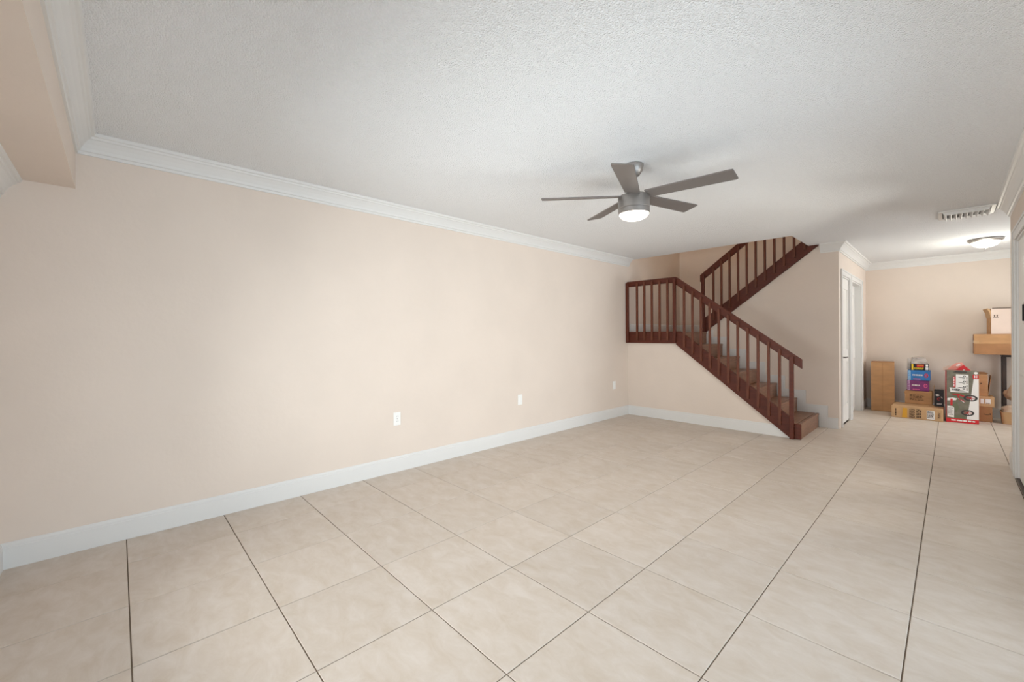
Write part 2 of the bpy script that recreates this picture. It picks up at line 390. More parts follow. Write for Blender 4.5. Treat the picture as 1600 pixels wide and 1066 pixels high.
# ------------------------------------------------------------------ white double door and glazed patio door on the right wall
dj = MB()
dj.box(XR, XR + 0.12, RD[0], RD[0] + 0.02, 0, 2.04).box(XR, XR + 0.12, RD[1] - 0.02, RD[1], 0, 2.04).box(XR, XR + 0.12, RD[0] + 0.02, RD[1] - 0.02, 2.02, 2.04)
door3 = struct('door_3', dj, M_WHITE)
casing(door3, RD[0], RD[1], XR, 2.04, 0.085, -1)
for a, b in ((RD[0] + 0.023, 4.965), (4.971, RD[1] - 0.023)):
    if a < 4.9:      # unseen leaf, glazed so the added fill can pass
        leaf = MB().box(XR + 0.012, XR + 0.05, a, a + 0.09, 0.018, 2.018).box(XR + 0.012, XR + 0.05, b - 0.09, b, 0.018, 2.018).box(XR + 0.012, XR + 0.05, a + 0.09, b - 0.09, 0.018, 0.30).box(XR + 0.012, XR + 0.05, a + 0.09, b - 0.09, 1.92, 2.018).build('door_leaf', M_DOOR, door3)
        MB().box(XR + 0.028, XR + 0.034, a + 0.09, b - 0.09, 0.30, 1.92).build('pane', M_GLASS, leaf)
        continue
    leaf = MB().box(XR + 0.012, XR + 0.05, a, b, 0.018, 2.018).build('door_leaf', M_DOOR, door3)
    for z0, z1 in ((0.22, 0.90), (1.04, 1.86)):
        MB().box(XR + 0.006, XR + 0.012, a + 0.1, b - 0.1, z0, z1).build('raised_panel', M_DOOR, leaf, bevel=0.004)
MB().box(XR + 0.004, XR + 0.012, 5.005, 5.050, 1.31, 1.49).build('handle_plate', M_BLKM, door3, bevel=0.003)
MB().box(XR - 0.006, XR + 0.003, 5.012, 5.040, 1.335, 1.465).build('door_handle', M_BLKM, door3, bevel=0.003)
MB().box(XR - 0.008, XR + 0.12, RD[0] + 0.021, RD[1] - 0.021, 0.0005, 0.012).build('threshold_and_gap_shade', M_TRACK, door3, bevel=0.003)
w1 = MB()
w1.box(XR + 0.02, XR + 0.11, RW[0], RW[0] + 0.05, 0, 2.12).box(XR + 0.02, XR + 0.11, RW[1] - 0.05, RW[1], 0, 2.12).box(XR + 0.02, XR + 0.11, RW[0] + 0.05, RW[1] - 0.05, 2.07, 2.12).box(XR + 0.02, XR + 0.11, RW[0] + 0.05, RW[1] - 0.05, 0.0005, 0.03)
win1 = struct('window_1', w1, M_WHITE)
for n in range(2):
    a = RW[0] + 0.05 + n * 2.2; b = a + 2.2; x = XR + 0.04 + 0.03 * n
    MB().box(x, x + 0.028, a, a + 0.06, 0.03, 2.07).box(x, x + 0.028, b - 0.06, b, 0.03, 2.07).box(x, x + 0.028, a + 0.06, b - 0.06, 0.03, 0.11).box(x, x + 0.028, a + 0.06, b - 0.06, 2.0, 2.07).build('sash', M_WHITE, win1)
    MB().box(x + 0.011, x + 0.017, a + 0.06, b - 0.06, 0.11, 2.0).build('pane', M_GLASS, win1)
w2 = MB().box(XE + 0.03, XE + 0.1, 6.6, 6.65, 0.4, 2.1).box(XE + 0.03, XE + 0.1, 8.85, 8.9, 0.4, 2.1).box(XE + 0.03, XE + 0.1, 6.65, 8.85, 2.05, 2.1).box(XE + 0.03, XE + 0.1, 6.65, 8.85, 0.4, 0.45).box(XE + 0.03, XE + 0.1, 7.725, 7.775, 0.45, 2.05)
win2 = struct('window_2', w2, M_WHITE)
for a, b in ((6.65, 7.725), (7.775, 8.85)): MB().box(XE + 0.06, XE + 0.066, a, b, 0.45, 2.05).build('pane', M_GLASS, win2)
w3 = MB().box(0.85, 0.90, YB - 0.09, YB - 0.02, 0.40, 1.54).box(3.40, 3.45, YB - 0.09, YB - 0.02, 0.40, 1.54).box(0.90, 3.40, YB - 0.09, YB - 0.02, 0.40, 0.45).box(0.90, 3.40, YB - 0.09, YB - 0.02, 1.49, 1.54).box(2.125, 2.175, YB - 0.09, YB - 0.02, 0.45, 1.49)
win3 = struct('added_window_rear', w3, M_WHITE)  # unseen window, added as an opening for the rear fill
for a, b in ((0.90, 2.125), (2.175, 3.40)): MB().box(a, b, YB - 0.058, YB - 0.052, 0.45, 1.49).build('pane', M_GLASS, win3)
struct('ground_patio', MB().box(XR + 0.12, 9.5, -3.0, 5.87, -0.2, -0.03), M_PATIO)

# ------------------------------------------------------------------ staircase
st = thing('staircase', 'dark red-brown wooden staircase with landing and slatted railings', 'staircase', (1.25, 6.3, 0))
def part(name, mb, m, bevel=0.0, **k): return mb.build(name, m, st, bevel=bevel, world=True, **k)
YO = 5.79                       # outer face of the stringer and rail
TY0, TY1 = YO + 0.042, YM - 0.0185
def sl(x): return 0.008 + (2.292 - x) * 0.7915       # stringer lower edge
def su(x): return 0.262 + (2.292 - x) * 0.783        # stringer upper edge
# lower flight: risers and treads
for k in range(1, 8):
    f = front(k); z0, z1 = RISE * (k - 1), RISE * k
    part('riser', MB().box(f - 0.018, f, TY0 if k > 1 else YO + 0.02, TY1, z0 + (0.0005 if k == 1 else 0.0), z1 - 0.028), M_TREAD)
    if k < 7:
        yy = TY0 if k > 1 else YO + 0.016
        tr = part('tread', MB().box(front(k + 1), f - 0.039, yy, TY1, z1 - 0.028, z1), M_TREAD, 0.002)
        ns = part('tread_nosing', MB().box(f - 0.033, f + 0.006, yy, TY1, z1 - 0.028, z1 + 0.001), M_TREAD, 0.004); ns.parent = tr
ZL = RISE * 7
part('landing_deck', MB().prism([(XL + 0.001, YO + 0.042), (front(7) + 0.005, YO + 0.042), (front(7) + 0.005, YM + 0.001), (0.915, YM + 0.001), (0.915, YW - 0.001), (XL + 0.001, YW - 0.001)], 'z', ZL - 0.03, ZL), M_TREAD, 0.003)
part('stringer', MB().prism([(2.318, 0.004), (2.318, su(2.318)), (1.0, su(1.0)), (0.965, 1.294), (0.905, 1.294), (0.905, sl(0.905)), (2.297, 0.004)], 'y', YO, YO + 0.040), M_WOOD, 0.002)
part('step_end_board', MB().box(2.345, front(1) + 0.012, YO - 0.002, YO + 0.016, 0.003, RISE - 0.003), M_WOOD, 0.002)
part('landing_fascia', MB().box(XL + 0.002, 0.904, YO, YO + 0.040, 1.122, 1.294), M_WOOD, 0.002)
# handrails
def rz(x): return 2.080 - 0.7485 * (x - 0.905)       # top edge of the sloping rail
RH = 0.112                                            # its vertical depth
part('handrail', MB().prism([(0.905, 2.080), (2.420, rz(2.420)), (2.420, rz(2.420) - RH), (0.905, 2.080 - RH)], 'y', YO, YO + 0.038), M_WOOD, 0.003)
part('handrail', MB().box(XL + 0.002, 0.904, YO, YO + 0.038, 2.000, 2.080), M_WOOD, 0.003)
# posts stand on the outer face
PY = YO - 0.038
part('newel_post', MB().box(2.300, 2.344, PY - 0.004, YO - 0.0005, 0.0005, 0.985), M_WOOD, 0.004)
part('newel_post', MB().box(0.875, 0.915, PY - 0.004, YO - 0.0005, 1.135, 2.045), M_WOOD, 0.004)
part('newel_post', MB().box(XL + 0.003, XL + 0.045, PY - 0.004, YO - 0.0005, 1.122, 2.055), M_WOOD, 0.004)
BW = 0.0135
def baluster(x, y0, y1, z0, z1):
    pts = [(x - BW, z0), (x + BW, z0), (x + BW, z1 - 0.010), (x + 0.006, z1), (x - 0.006, z1), (x - BW, z1 - 0.010)]
    part('baluster', MB().prism(pts, 'y', y0, y1), M_WOODB)
for k in range(11):
    x = 1.033 + 0.1165 * k
    baluster(x, YO - 0.028, YO - 0.0005, su(x) - 0.185, rz(x) - 0.045)
for k in range(5):
    baluster(0.300 + 0.1222 * k, YO - 0.028, YO - 0.0005, 1.168, 2.045)
# upper flight, rising behind the wall
UY = YM - 0.036
def uu(x): return up_low(x) + 0.215 + (x - 1.0) * 0.006
XT = 2.80
part('upper_stringer', MB().prism([(0.868, ZL + 0.004), (0.945, ZL + 0.004), (0.999, up_low(0.999)), (XT, up_low(XT)), (XT, uu(XT)), (1.0, uu(1.0)), (0.868, 1.490)], 'y', UY, UY + 0.034), M_WOOD, 0.002)
def ur(x): return 2.205 + 0.742 * (x - 0.855)
part('upper_handrail', MB().prism([(0.852, ur(0.852)), (XT, ur(XT)), (XT, ur(XT) - 0.112), (0.852, ur(0.852) - 0.112)], 'y', UY, UY + 0.034), M_WOOD, 0.003)
part('newel_post', MB().box(0.884, 0.930, UY - 0.042, UY - 0.0005, ZL + 0.001, ur(0.9) - 0.03), M_WOOD, 0.004)
for k in range(13):
    x = 1.0645 + 0.1195 * k
    baluster(x, UY - 0.028, UY - 0.0005, up_low(x) + 0.075, ur(x) - 0.045)
for k in range(1, 8):
    f = 0.985 + RUN * (k - 1); z1 = ZL + RISE * k
    part('riser', MB().box(f, f + 0.018, YM + 0.092, YW - 0.002, z1 - RISE, z1 - 0.028), M_TREAD)
    part('tread', MB().box(f - 0.016, f + RUN, YM + 0.092, YW - 0.002, z1 - 0.028, z1), M_TREAD, 0.003)

# ------------------------------------------------------------------ ceiling fan
fan = thing('ceiling_fan', 'brushed grey five-blade ceiling fan with a lit round light', 'ceiling fan', (2.096, 2.605, H))
FZ = -0.218
MB().lathe([(0.0, -0.001), (0.068, -0.001), (0.068, -0.012), (0.060, -0.045), (0.040, -0.075), (0.018, -0.088), (0, -0.088)], 40).build('canopy', M_NICKEL, fan, smooth=True)
MB().lathe([(0, -0.086), (0.0125, -0.086), (0.0125, -0.215), (0, -0.215)], 20).build('downrod', M_NICKEL, fan, smooth=True)
hz = MB().lathe([(0, -0.205), (0.040, -0.205), (0.085, -0.210), (0.100, -0.216), (0.108, -0.228), (0.108, -0.302), (0.105, -0.306), (0, -0.306)], 48).build('motor_housing', M_NICKEL, fan, smooth=True)
MB().lathe([(0.098, -0.306), (0.1075, -0.3085), (0.1075, -0.338), (0.103, -0.342), (0.096, -0.342), (0.096, -0.312)], 48).build('light_ring', M_NICKEL, fan, smooth=True)
MB().lathe([(0.1015, -0.340), (0.100, -0.350), (0.085, -0.368), (0.058, -0.381), (0.025, -0.387), (0.0, -0.388)], 48).build('light_dome', M_LAMP, fan, smooth=True)
def blade():
    mb = MB(); t = 0.004; pitch = R(-11)
    outline = [(0.095, -0.052), (0.62, -0.066), (0.645, -0.062), (0.650, 0.058), (0.640, 0.066), (0.095, 0.052)]
    n = len(outline); vs = []
    for s in (-t, t):
        for x, y in outline: vs.append((x, y * math.cos(pitch) - s * math.sin(pitch), y * math.sin(pitch) + s * math.cos(pitch) + FZ))
    mb.add(vs, [tuple(range(n - 1, -1, -1)), tuple(range(n, 2 * n))] + [(i, (i + 1) % n, n + (i + 1) % n, n + i) for i in range(n)])
    return mb
b0 = blade().build('blade', M_BLADE, fan, bevel=0.0012)
ph = R(-65.4)
for k in range(5):
    b = b0 if k == 0 else b0.copy()
    if k: COL.objects.link(b); b.parent = fan
    b.rotation_euler = (0, 0, ph + 2 * math.pi * k / 5)
fan.rotation_euler = (R(1.5), R(0.7), 0)
lp = bpy.data.lights.new('fan_lamp', 'AREA'); lp.shape = 'DISK'; lp.size = 0.19; lp.energy, lp.color = LIGHTS['fan']
lo = bpy.data.objects.new('fan_lamp', lp); COL.objects.link(lo); lo.location = (2.096, 2.605, H - 0.395)

# ------------------------------------------------------------------ flush ceiling light in the hall
fl = thing('flush_ceiling_light', 'lit frosted bowl ceiling light with grey metal rim in the hall', 'ceiling light', (3.93, 7.95, H))
MB().lathe([(0, -0.001), (0.150, -0.001), (0.160, -0.008), (0.158, -0.020), (0.140, -0.036), (0.128, -0.040), (0.122, -0.034), (0, -0.034)], 48).build('rim', M_NICKEL, fl, smooth=True)
MB().lathe([(0.127, -0.038), (0.120, -0.060), (0.098, -0.086), (0.062, -0.104), (0.022, -0.112), (0, -0.113)], 48).build('glass_bowl', M_LAMP, fl, smooth=True)
MB().lathe([(0, -0.112), (0.012, -0.114), (0.012, -0.120), (0.006, -0.126), (0.007, -0.134), (0, -0.138)], 20).build('finial', M_NICKEL, fl, smooth=True)
lp = bpy.data.lights.new('hall_lamp', 'POINT'); lp.energy, lp.color = LIGHTS['hall']; lp.shadow_soft_size = 0.12
lo = bpy.data.objects.new('hall_lamp', lp); COL.objects.link(lo); lo.location = (3.93, 7.95, H - 0.36)

# ceiling light added upstairs, unseen, to brighten the stairwell above the flight
ul = thing('flush_ceiling_light', 'unseen added frosted bowl ceiling light at the top of the stairwell', 'ceiling light', (1.3, 6.75, HS))
MB().lathe([(0, -0.001), (0.150, -0.001), (0.160, -0.008), (0.158, -0.020), (0.140, -0.036), (0.128, -0.040), (0.122, -0.034), (0, -0.034)], 40).build('rim', M_NICKEL, ul, smooth=True)
MB().lathe([(0.127, -0.038), (0.120, -0.060), (0.098, -0.086), (0.062, -0.104), (0.022, -0.112), (0, -0.113)], 40).build('glass_bowl', M_LAMP, ul, smooth=True)
lp = bpy.data.lights.new('upstairs_fill', 'POINT'); lp.energy, lp.color = LIGHTS['upstairs']; lp.shadow_soft_size = 0.12  # added fill for the upper stairwell
lo = bpy.data.objects.new('upstairs_fill', lp); COL.objects.link(lo); lo.location = (1.3, 6.75, HS - 0.25)

# ------------------------------------------------------------------ ceiling vent
vt = thing('ceiling_vent', 'white metal louvred air vent on the ceiling near the hall', 'vent', (3.73, 6.03, H))
vx, vy = 0.19, 0.20
MB().box(-vx, vx, -vy, -vy + 0.03, -0.014, -0.001).box(-vx, vx, vy - 0.03, vy, -0.014, -0.001).box(-vx, -vx + 0.03, -vy + 0.03, vy - 0.03, -0.014, -0.001).box(vx - 0.03, vx, -vy + 0.03, vy - 0.03, -0.014, -0.001).build('frame', M_WHITE, vt, bevel=0.003)
MB().box(-vx + 0.03, vx - 0.03, -vy + 0.03, vy - 0.03, -0.004, -0.001).build('duct_opening', M_SLOT, vt)
for k in range(9):
    x = -vx + 0.048 + k * 0.0355
    MB().prism([(x - 0.012, -0.005), (x - 0.008, -0.005), (x + 0.012, -0.038), (x + 0.008, -0.040)], 'y', -vy + 0.032, vy - 0.032).build('slat', M_WHITE, vt)
MB().prism([(-vx + 0.03, -0.014), (vx - 0.03, -0.014), (vx - 0.05, -0.044), (-vx + 0.05, -0.044)], 'y', -vy + 0.026, -vy + 0.030).build('deflector', M_WHITE, vt)

# ------------------------------------------------------------------ wall outlets
def outlet(y, z, label, duplex):
    o = thing('wall_outlet', label, 'outlet', (XL, y, z), 0, 'outlets on the long wall')
    MB().box(0.0005, 0.006, -0.036, 0.036, -0.060, 0.060).build('cover_plate', M_PLASTIC, o, bevel=0.002)
    if duplex:
        for s in (-1, 1):
            MB().prism([(-0.017, s * 0.023 - 0.010), (0.017, s * 0.023 - 0.010), (0.017, s * 0.023 + 0.010), (0.010, s * 0.023 + 0.015), (-0.010, s * 0.023 + 0.015), (-0.017, s * 0.023 + 0.010)], 'x', 0.006, 0.008).build('socket', M_PLASTIC, o); sk_ = [c for c in o.children if c.name.startswith('socket')][-1]
            MB().box(0.008, 0.0085, -0.008, -0.006, s * 0.023 - 0.004, s * 0.023 + 0.006).box(0.008, 0.0085, 0.006, 0.008, s * 0.023 - 0.004, s * 0.023 + 0.006).build('slot', M_SLOT, sk_)
        MB().box(0.006, 0.0075, -0.003, 0.003, -0.003, 0.003).build('screw', M_NICKEL, o)
    else:
        MB().box(0.006, 0.010, -0.017, 0.017, -0.034, 0.034).build('insert', M_PLASTIC, o, bevel=0.0015)
outlet(1.83, 0.485, 'white duplex outlet nearest the camera, low on the long beige wall', True)
outlet(3.42, 0.487, 'white outlet plate in the middle of three on the long beige wall', False)
outlet(5.42, 0.487, 'white outlet plate closest to the corner by the stairs', False)

# ------------------------------------------------------------------ stored boxes at the end of the hall
def carton(name, label, cat, x0, x1, y0, y1, z0, z1, m, rz=0.0, group=None):
    """closed carton; the Empty sits at the centre of its base, x right / y away / z up"""
    w, d, h = (x1 - x0) / 2, (y1 - y0) / 2, z1 - z0
    t = thing(name, label, cat, ((x0 + x1) / 2, (y0 + y1) / 2, z0 + 0.0008), rz, group)
    MB().box(-w, w, -d, d, 0, h).build('body', m, t, bevel=0.003)
    return t, w, d, h

def lines(mb, y, x0, x1, z0, z1, rows, seed, gap=0.35):
    """rows of word-like dashes too small to read"""
    rnd = random.Random(seed); rh = (z1 - z0) / rows
    for r in range(rows):
        x = x0; end = x1 - rnd.random() * 0.25 * (x1 - x0)
        while x < end:
            wl = min(rnd.uniform(0.08, 0.24) * (x1 - x0), end - x); zz = z1 - r * rh
            mb.quad(y, (x, zz - rh * (1 - gap)), (x + wl, zz - rh * (1 - gap)), (x + wl, zz), (x, zz)); x += wl + 0.035 * (x1 - x0)
    return mb

def vlines(mb, y, x0, x1, z0, z1, cols, seed):
    rnd = random.Random(seed); cw = (x1 - x0) / cols
    for c in range(cols):
        z = z0
        while z < z1 - 0.005:
            hl = min(rnd.uniform(0.1, 0.3) * (z1 - z0), z1 - z); a = x0 + c * cw
            mb.quad(y, (a, z), (a + cw * 0.62, z), (a + cw * 0.62, z + hl), (a, z + hl)); z += hl + 0.06 * (z1 - z0)
    return mb

def smile(parent, y, cx, cz, s):
    """curved arrow print"""
    mb = MB().ring((cx, cz + s * 1.1), s * 1.25, s * 1.45, y, 14, 1, 1, R(222), R(318))
    ex, ez = cx + s * 1.0, cz + s * 0.22
    mb.quad(y, (ex - s * 0.45, ez + s * 0.22), (ex + s * 0.12, ez - 0.1 * s), (ex + s * 0.15, ez + s * 0.35))
    mb.quad(y, (ex - s * 0.02, ez - s * 0.30), (ex + s * 0.15, ez - s * 0.30), (ex + s * 0.15, ez + s * 0.35), (ex - s * 0.02, ez + s * 0.30))
    mb.build('curved_arrow_print', M_BLACK, parent)

GR = 'stored boxes in the hall'
# tall plain carton
t, w, d, h = carton('cardboard_box', 'tall plain tan cardboard box standing on end by the hall door', 'box', 2.715, 2.996, 8.87, 9.19, 0, 0.785, M_CARD, R(4), GR)
for a, b in ((-w, -0.002), (0.002, w)): MB().box(a, b, -d - 0.004, -d, 0.004, h - 0.004).build('flap', M_CARD, t, bevel=0.001)
MB().box(-w, w, -d, d, h, h + 0.004).build('top_flap', M_CARD3, t)
# long printed carton on the floor
t, w, d, h = carton('cardboard_box', 'long low printed tan carton on the floor under the toy stack', 'box', 3.010, 3.548, 8.37, 8.85, 0, 0.170, M_CARD2, R(-1.0), GR)
y = -d - 0.0012
MB().quad(y, (-w + 0.115, 0.010), (-w + 0.172, 0.010), (-w + 0.172, 0.150), (-w + 0.125, 0.150)).build('amber_label', M_ORANGE, t)
vlines(MB(), y, -w + 0.042, -w + 0.062, 0.03, 0.14, 1, 3).build('print', M_INK, t)
vlines(MB(), y, -w + 0.195, -w + 0.255, 0.015, 0.145, 5, 4).build('print', M_INK, t)
vlines(MB(), y, -w + 0.270, -w + 0.325, 0.02, 0.145, 3, 5).build('print', M_INK, t)
vlines(MB(), y, w - 0.050, w - 0.022, 0.045, 0.12, 2, 6).build('print', M_INK, t)
MB().quad(y, (-w + 0.375, 0.018), (-w + 0.455, 0.018), (-w + 0.455, 0.140), (-w + 0.375, 0.140)).build('shipping_label', M_WHITEP, t)
lines(MB(), y - 0.0008, -w + 0.382, -w + 0.448, 0.03, 0.13, 6, 8).build('label_text', M_INK, t)
MB().box(-w, w, -0.03, 0.03, h, h + 0.0008).build('tape', M_TAPE, t)
# middle carton with text, standing on it
t, w, d, h = carton('cardboard_box', 'medium carton with printed lines between the long box and purple toy box', 'box', 3.130, 3.428, 8.79, 9.05, 0.1725, 0.362, M_CARD, 0, GR)
lines(MB(), -d - 0.0012, -w + 0.055, w - 0.075, 0.045, 0.140, 5, 11, 0.55).build('print', M_INK, t)
MB().prism([(w - 0.002, 0.006), (w + 0.004, 0.006), (w + 0.020, h + 0.10), (w + 0.016, h + 0.10)], 'y', -d + 0.02, d - 0.02).build('raised_flap', M_CARD2, t)
MB().prism([(-w - 0.010, h - 0.03), (-w, h - 0.002), (-w, h - 0.05)], 'y', -d + 0.01, d).build('torn_edge', M_CARD2, t)
# purple and blue toy boxes
def toy(label, x0, x1, z0, z1, base, side, seed, rzz):
    t, w, d, h = carton('toy_box', label, 'box', x0, x1, 8.86, 9.06, z0, z1, base, rzz, GR)
    y = -d - 0.0012
    MB().quad(y, (-w + 0.006, 0.004), (-w + 0.034, 0.004), (-w + 0.034, h - 0.006), (-w + 0.006, h - 0.006)).build('side_strip', side, t)
    vlines(MB(), y - 0.0008, -w + 0.010, -w + 0.030, 0.015, h - 0.02, 2, seed).build('strip_text', base, t)
    lines(MB(), y, -w + 0.055, w - 0.075, h * 0.36, h * 0.60, 1, seed + 1, 0.5).build('print', M_WHITEP, t)
    lines(MB(), y, -w + 0.065, w - 0.085, 0.008, 0.030, 1, seed + 2, 0.3).build('print', M_PINK, t)
    MB().ring((w - 0.040, h * 0.52), 0.0, 0.022, y, 16, 1.0, 1.5).build('round_badge', M_PINK if base is M_PURPLE else M_RED, t)
    MB().ring((w - 0.040, h * 0.52), 0.006, 0.012, y - 0.0008, 12, 1.0, 1.5).build('badge_mark', base, t)
    return t
toy('purple toy box with white lettering under the blue box', 3.148, 3.393, 0.3635, 0.523, M_PURPLE, M_LILAC, 21, R(1.5))
toy('bright blue toy box with white lettering on the purple box', 3.160, 3.406, 0.5245, 0.677, M_BLUE, M_SKY, 31, R(-1.5))
# clear-topped toy package on top
t = thing('toy_package', 'multicoloured toy package with clear plastic top, uppermost of the stack', 'box', (3.285, 8.97, 0.6785), R(8), GR)
MB().box(-0.098, 0.098, -0.075, 0.10, 0, 0.098).build('tray', M_BLACK, t, bevel=0.002)
MB().add([(-0.096, -0.072, 0.0985), (0.096, -0.072, 0.0985), (0.090, 0.10, 0.0985), (-0.090, 0.10, 0.0985), (-0.078, 0.02, 0.19), (0.070, 0.02, 0.185), (0.068, 0.095, 0.195), (-0.08, 0.095, 0.20)],
         [(3, 2, 1, 0), (4, 5, 6, 7), (0, 1, 5, 4), (1, 2, 6, 5), (2, 3, 7, 6), (3, 0, 4, 7)]).build('plastic_cover', M_CLEAR, t, bevel=0.006)
MB().prism([(-0.135, 0.0), (-0.099, 0.0), (-0.099, 0.12), (-0.115, 0.185), (-0.130, 0.17)], 'y', -0.02, 0.09).build('side_blister', M_CLEAR, t, bevel=0.004)
y = -0.0762
MB().quad(y, (-0.095, 0.003), (-0.074, 0.003), (-0.074, 0.095), (-0.095, 0.095)).build('yellow_strip', M_YELLOW, t)
MB().quad(y, (-0.035, 0.05), (0.04, 0.05), (0.045, 0.09), (-0.04, 0.09)).build('red_title', M_RED, t)
lines(MB(), y, -0.066, 0.05, 0.01, 0.042, 2, 41).build('print', M_YELLOW, t)
lines(MB(), y - 0.0008, -0.03, 0.05, 0.055, 0.085, 1, 42, 0.5).build('print', M_ORANGE, t)
MB().quad(y, (0.062, 0.06), (0.088, 0.06), (0.088, 0.092), (0.062, 0.092)).quad(y, (0.06, 0.008), (0.09, 0.008), (0.09, 0.05), (0.06, 0.05)).build('small_picture', M_WHITEP, t)
# black box
t, w, d, h = carton('toy_box', 'small black box with white marks beside the bicycle carton', 'box', 3.450, 3.548, 8.70, 8.82, 0.1715, 0.414, M_BLACK, 0, GR)
y = -d - 0.0012
MB().ring((-0.015, 0.165), 0.0, 0.017, y, 14, 1.2, 0.8).build('white_mark', M_WHITEP, t)
MB().quad(y, (-0.022, 0.03), (0.03, 0.034), (0.03, 0.046), (-0.022, 0.042)).build('white_mark', M_WHITEP, t)
MB().quad(y, (0.018, 0.14), (0.034, 0.12), (0.036, 0.128), (0.022, 0.148)).build('white_mark', M_WHITEP, t)
MB().ring((0.0, 0.11), 0.014, 0.020, y, 16, 1, 1, R(40), R(290)).build('red_ring', M_RED, t)
lines(MB(), y, -0.045, 0.045, 0.205, 0.222, 1, 51).build('print', M_GREY, t)

# bicycle carton
t, w, d, h = carton('bicycle_box', 'upright red, white and olive carton printed with a small bicycle', 'box', 3.570, 3.878, 8.45, 8.60, 0, 0.722, M_OLIVE, R(2.5), GR)
y = -d - 0.0012
MB().quad(-d - 0.0012, (-w - 0.002, 0.0), (-w + 0.004, 0.0), (-w + 0.004, h), (-w - 0.002, h)).box(-w - 0.002, -w - 0.0005, -d, d, 0.002, h).build('red_side', M_REDS, t)
MB().quad(y, (-w + 0.004, 0.002), (w, 0.002), (w, 0.058), (-w + 0.004, 0.058)).build('red_base_band', M_RED, t)
lines(MB(), y - 0.0008, -0.105, 0.150, 0.022, 0.042, 1, 61, 0.1).build('band_lettering', M_WHITEP, t)
MB().quad(y, (0.040, 0.059), (w, 0.059), (w, 0.62), (0.108, 0.62), (0.085, 0.40), (0.060, 0.20)).build('white_panel', M_WHITEP, t)
MB().quad(y, (0.100, 0.622), (w, 0.622), (w, 0.675), (0.098, 0.675)).build('red_tag', M_RED, t)
MB().quad(y - 0.0008, (0.112, 0.632), (0.122, 0.632), (0.122, 0.667), (0.112, 0.667)).quad(y - 0.0008, (0.128, 0.632), (0.142, 0.632), (0.142, 0.640), (0.128, 0.640)).quad(y - 0.0008, (0.128, 0.646), (0.142, 0.646), (0.142, 0.653), (0.128, 0.653)).quad(y - 0.0008, (0.128, 0.659), (0.142, 0.659), (0.142, 0.667), (0.128, 0.667)).build('tag_mark', M_WHITEP, t)
MB().ring((0.128, 0.697), 0.0, 0.018, y, 16).build('white_dot', M_WHITEP, t)
# white inset with three small bicycles
MB().quad(y, (-0.062, 0.435), (0.062, 0.425), (0.060, 0.672), (-0.058, 0.672)).quad(y, (-0.112, 0.420), (0.062, 0.425), (-0.062, 0.480), (-0.120, 0.485)).build('white_inset', M_WHITEP, t)
MB().quad(y - 0.0006, (-0.086, 0.490), (-0.062, 0.490), (-0.060, 0.640), (-0.086, 0.640)).build('red_title_strip', M_RED, t)
vlines(MB(), y - 0.0012, -0.081, -0.068, 0.50, 0.63, 1, 62).build('title_lettering', M_WHITEP, t)
for zc in (0.632, 0.560, 0.488):
    mini = MB().ring((0.022, zc + 0.014), 0.006, 0.014, y - 0.001, 12, 1.0, 0.75).ring((0.016, zc - 0.014), 0.006, 0.013, y - 0.001, 12, 1.0, 0.75)
    mini.quad(y - 0.001, (-0.045, zc + 0.004), (-0.02, zc - 0.004), (0.012, zc - 0.002), (0.012, zc + 0.006), (-0.02, zc + 0.006))
    mini.build('small_bicycle_print', M_GREY, t)
vlines(MB(), y - 0.001, 0.040, 0.056, 0.45, 0.64, 1, 63).build('fine_print', M_OLIVE, t)
lines(MB(), y - 0.001, -0.10, -0.01, 0.440, 0.468, 2, 64).build('fine_print', M_GREY, t)
# big bicycle
for cx, cz, r in ((0.078, 0.352, 0.066), (0.050, 0.146, 0.062)):
    wheel = MB().ring((cx, cz), r * 0.66, r, y - 0.0014, 30, 1.0, 0.66).build('wheel_print', M_GREY, t)
    hub = MB().ring((cx, cz), 0, r * 0.18, y - 0.0013, 14, 1.0, 0.66)
    for a in range(5):
        aa = a * 2 * math.pi / 5; c, s = math.cos(aa), math.sin(aa)
        hub.quad(y - 0.0012, (cx - s * 0.004, cz + c * 0.003), (cx + s * 0.004, cz - c * 0.003), (cx + c * r * 0.70 + s * 0.004, cz + s * r * 0.46 - c * 0.003), (cx + c * r * 0.70 - s * 0.004, cz + s * r * 0.46 + c * 0.003))
    hub.build('spoke_print', M_REDS, wheel)
MB().quad(y - 0.001, (-0.10, 0.40), (-0.04, 0.405), (0.06, 0.362), (0.052, 0.350), (-0.05, 0.385), (-0.09, 0.385)).quad(y - 0.001, (-0.052, 0.385), (-0.038, 0.385), (-0.012, 0.315), (-0.028, 0.315)).quad(y - 0.001, (-0.028, 0.33), (-0.01, 0.33), (0.03, 0.30), (0.018, 0.295)).build('frame_print', M_REDS, t)
MB().quad(y - 0.001, (-0.03, 0.345), (0.022, 0.292), (0.016, 0.286), (-0.04, 0.338)).build('fork_print', M_WHITEP, t)
MB().quad(y - 0.0004, (-0.115, 0.41), (-0.02, 0.418), (0.05, 0.415), (0.02, 0.35), (-0.05, 0.30)).quad(y - 0.0004, (-0.13, 0.059), (0.03, 0.059), (0.02, 0.10), (-0.09, 0.105)).quad(y - 0.0003, (-0.095, 0.25), (-0.05, 0.29), (-0.03, 0.20), (-0.06, 0.14)).build('foliage_print', M_GREEN, t)
MB().quad(y - 0.001, (-0.142, 0.075), (-0.078, 0.068), (-0.076, 0.200), (-0.085, 0.222), (-0.142, 0.228)).quad(y - 0.001, (-0.142, 0.30), (-0.06, 0.31), (-0.045, 0.335), (-0.09, 0.345), (-0.142, 0.335)).build('white_patch', M_WHITEP, t)
lines(MB(), y - 0.0016, -0.136, -0.084, 0.09, 0.20, 6, 66, 0.6).build('patch_text', M_GREY, t)
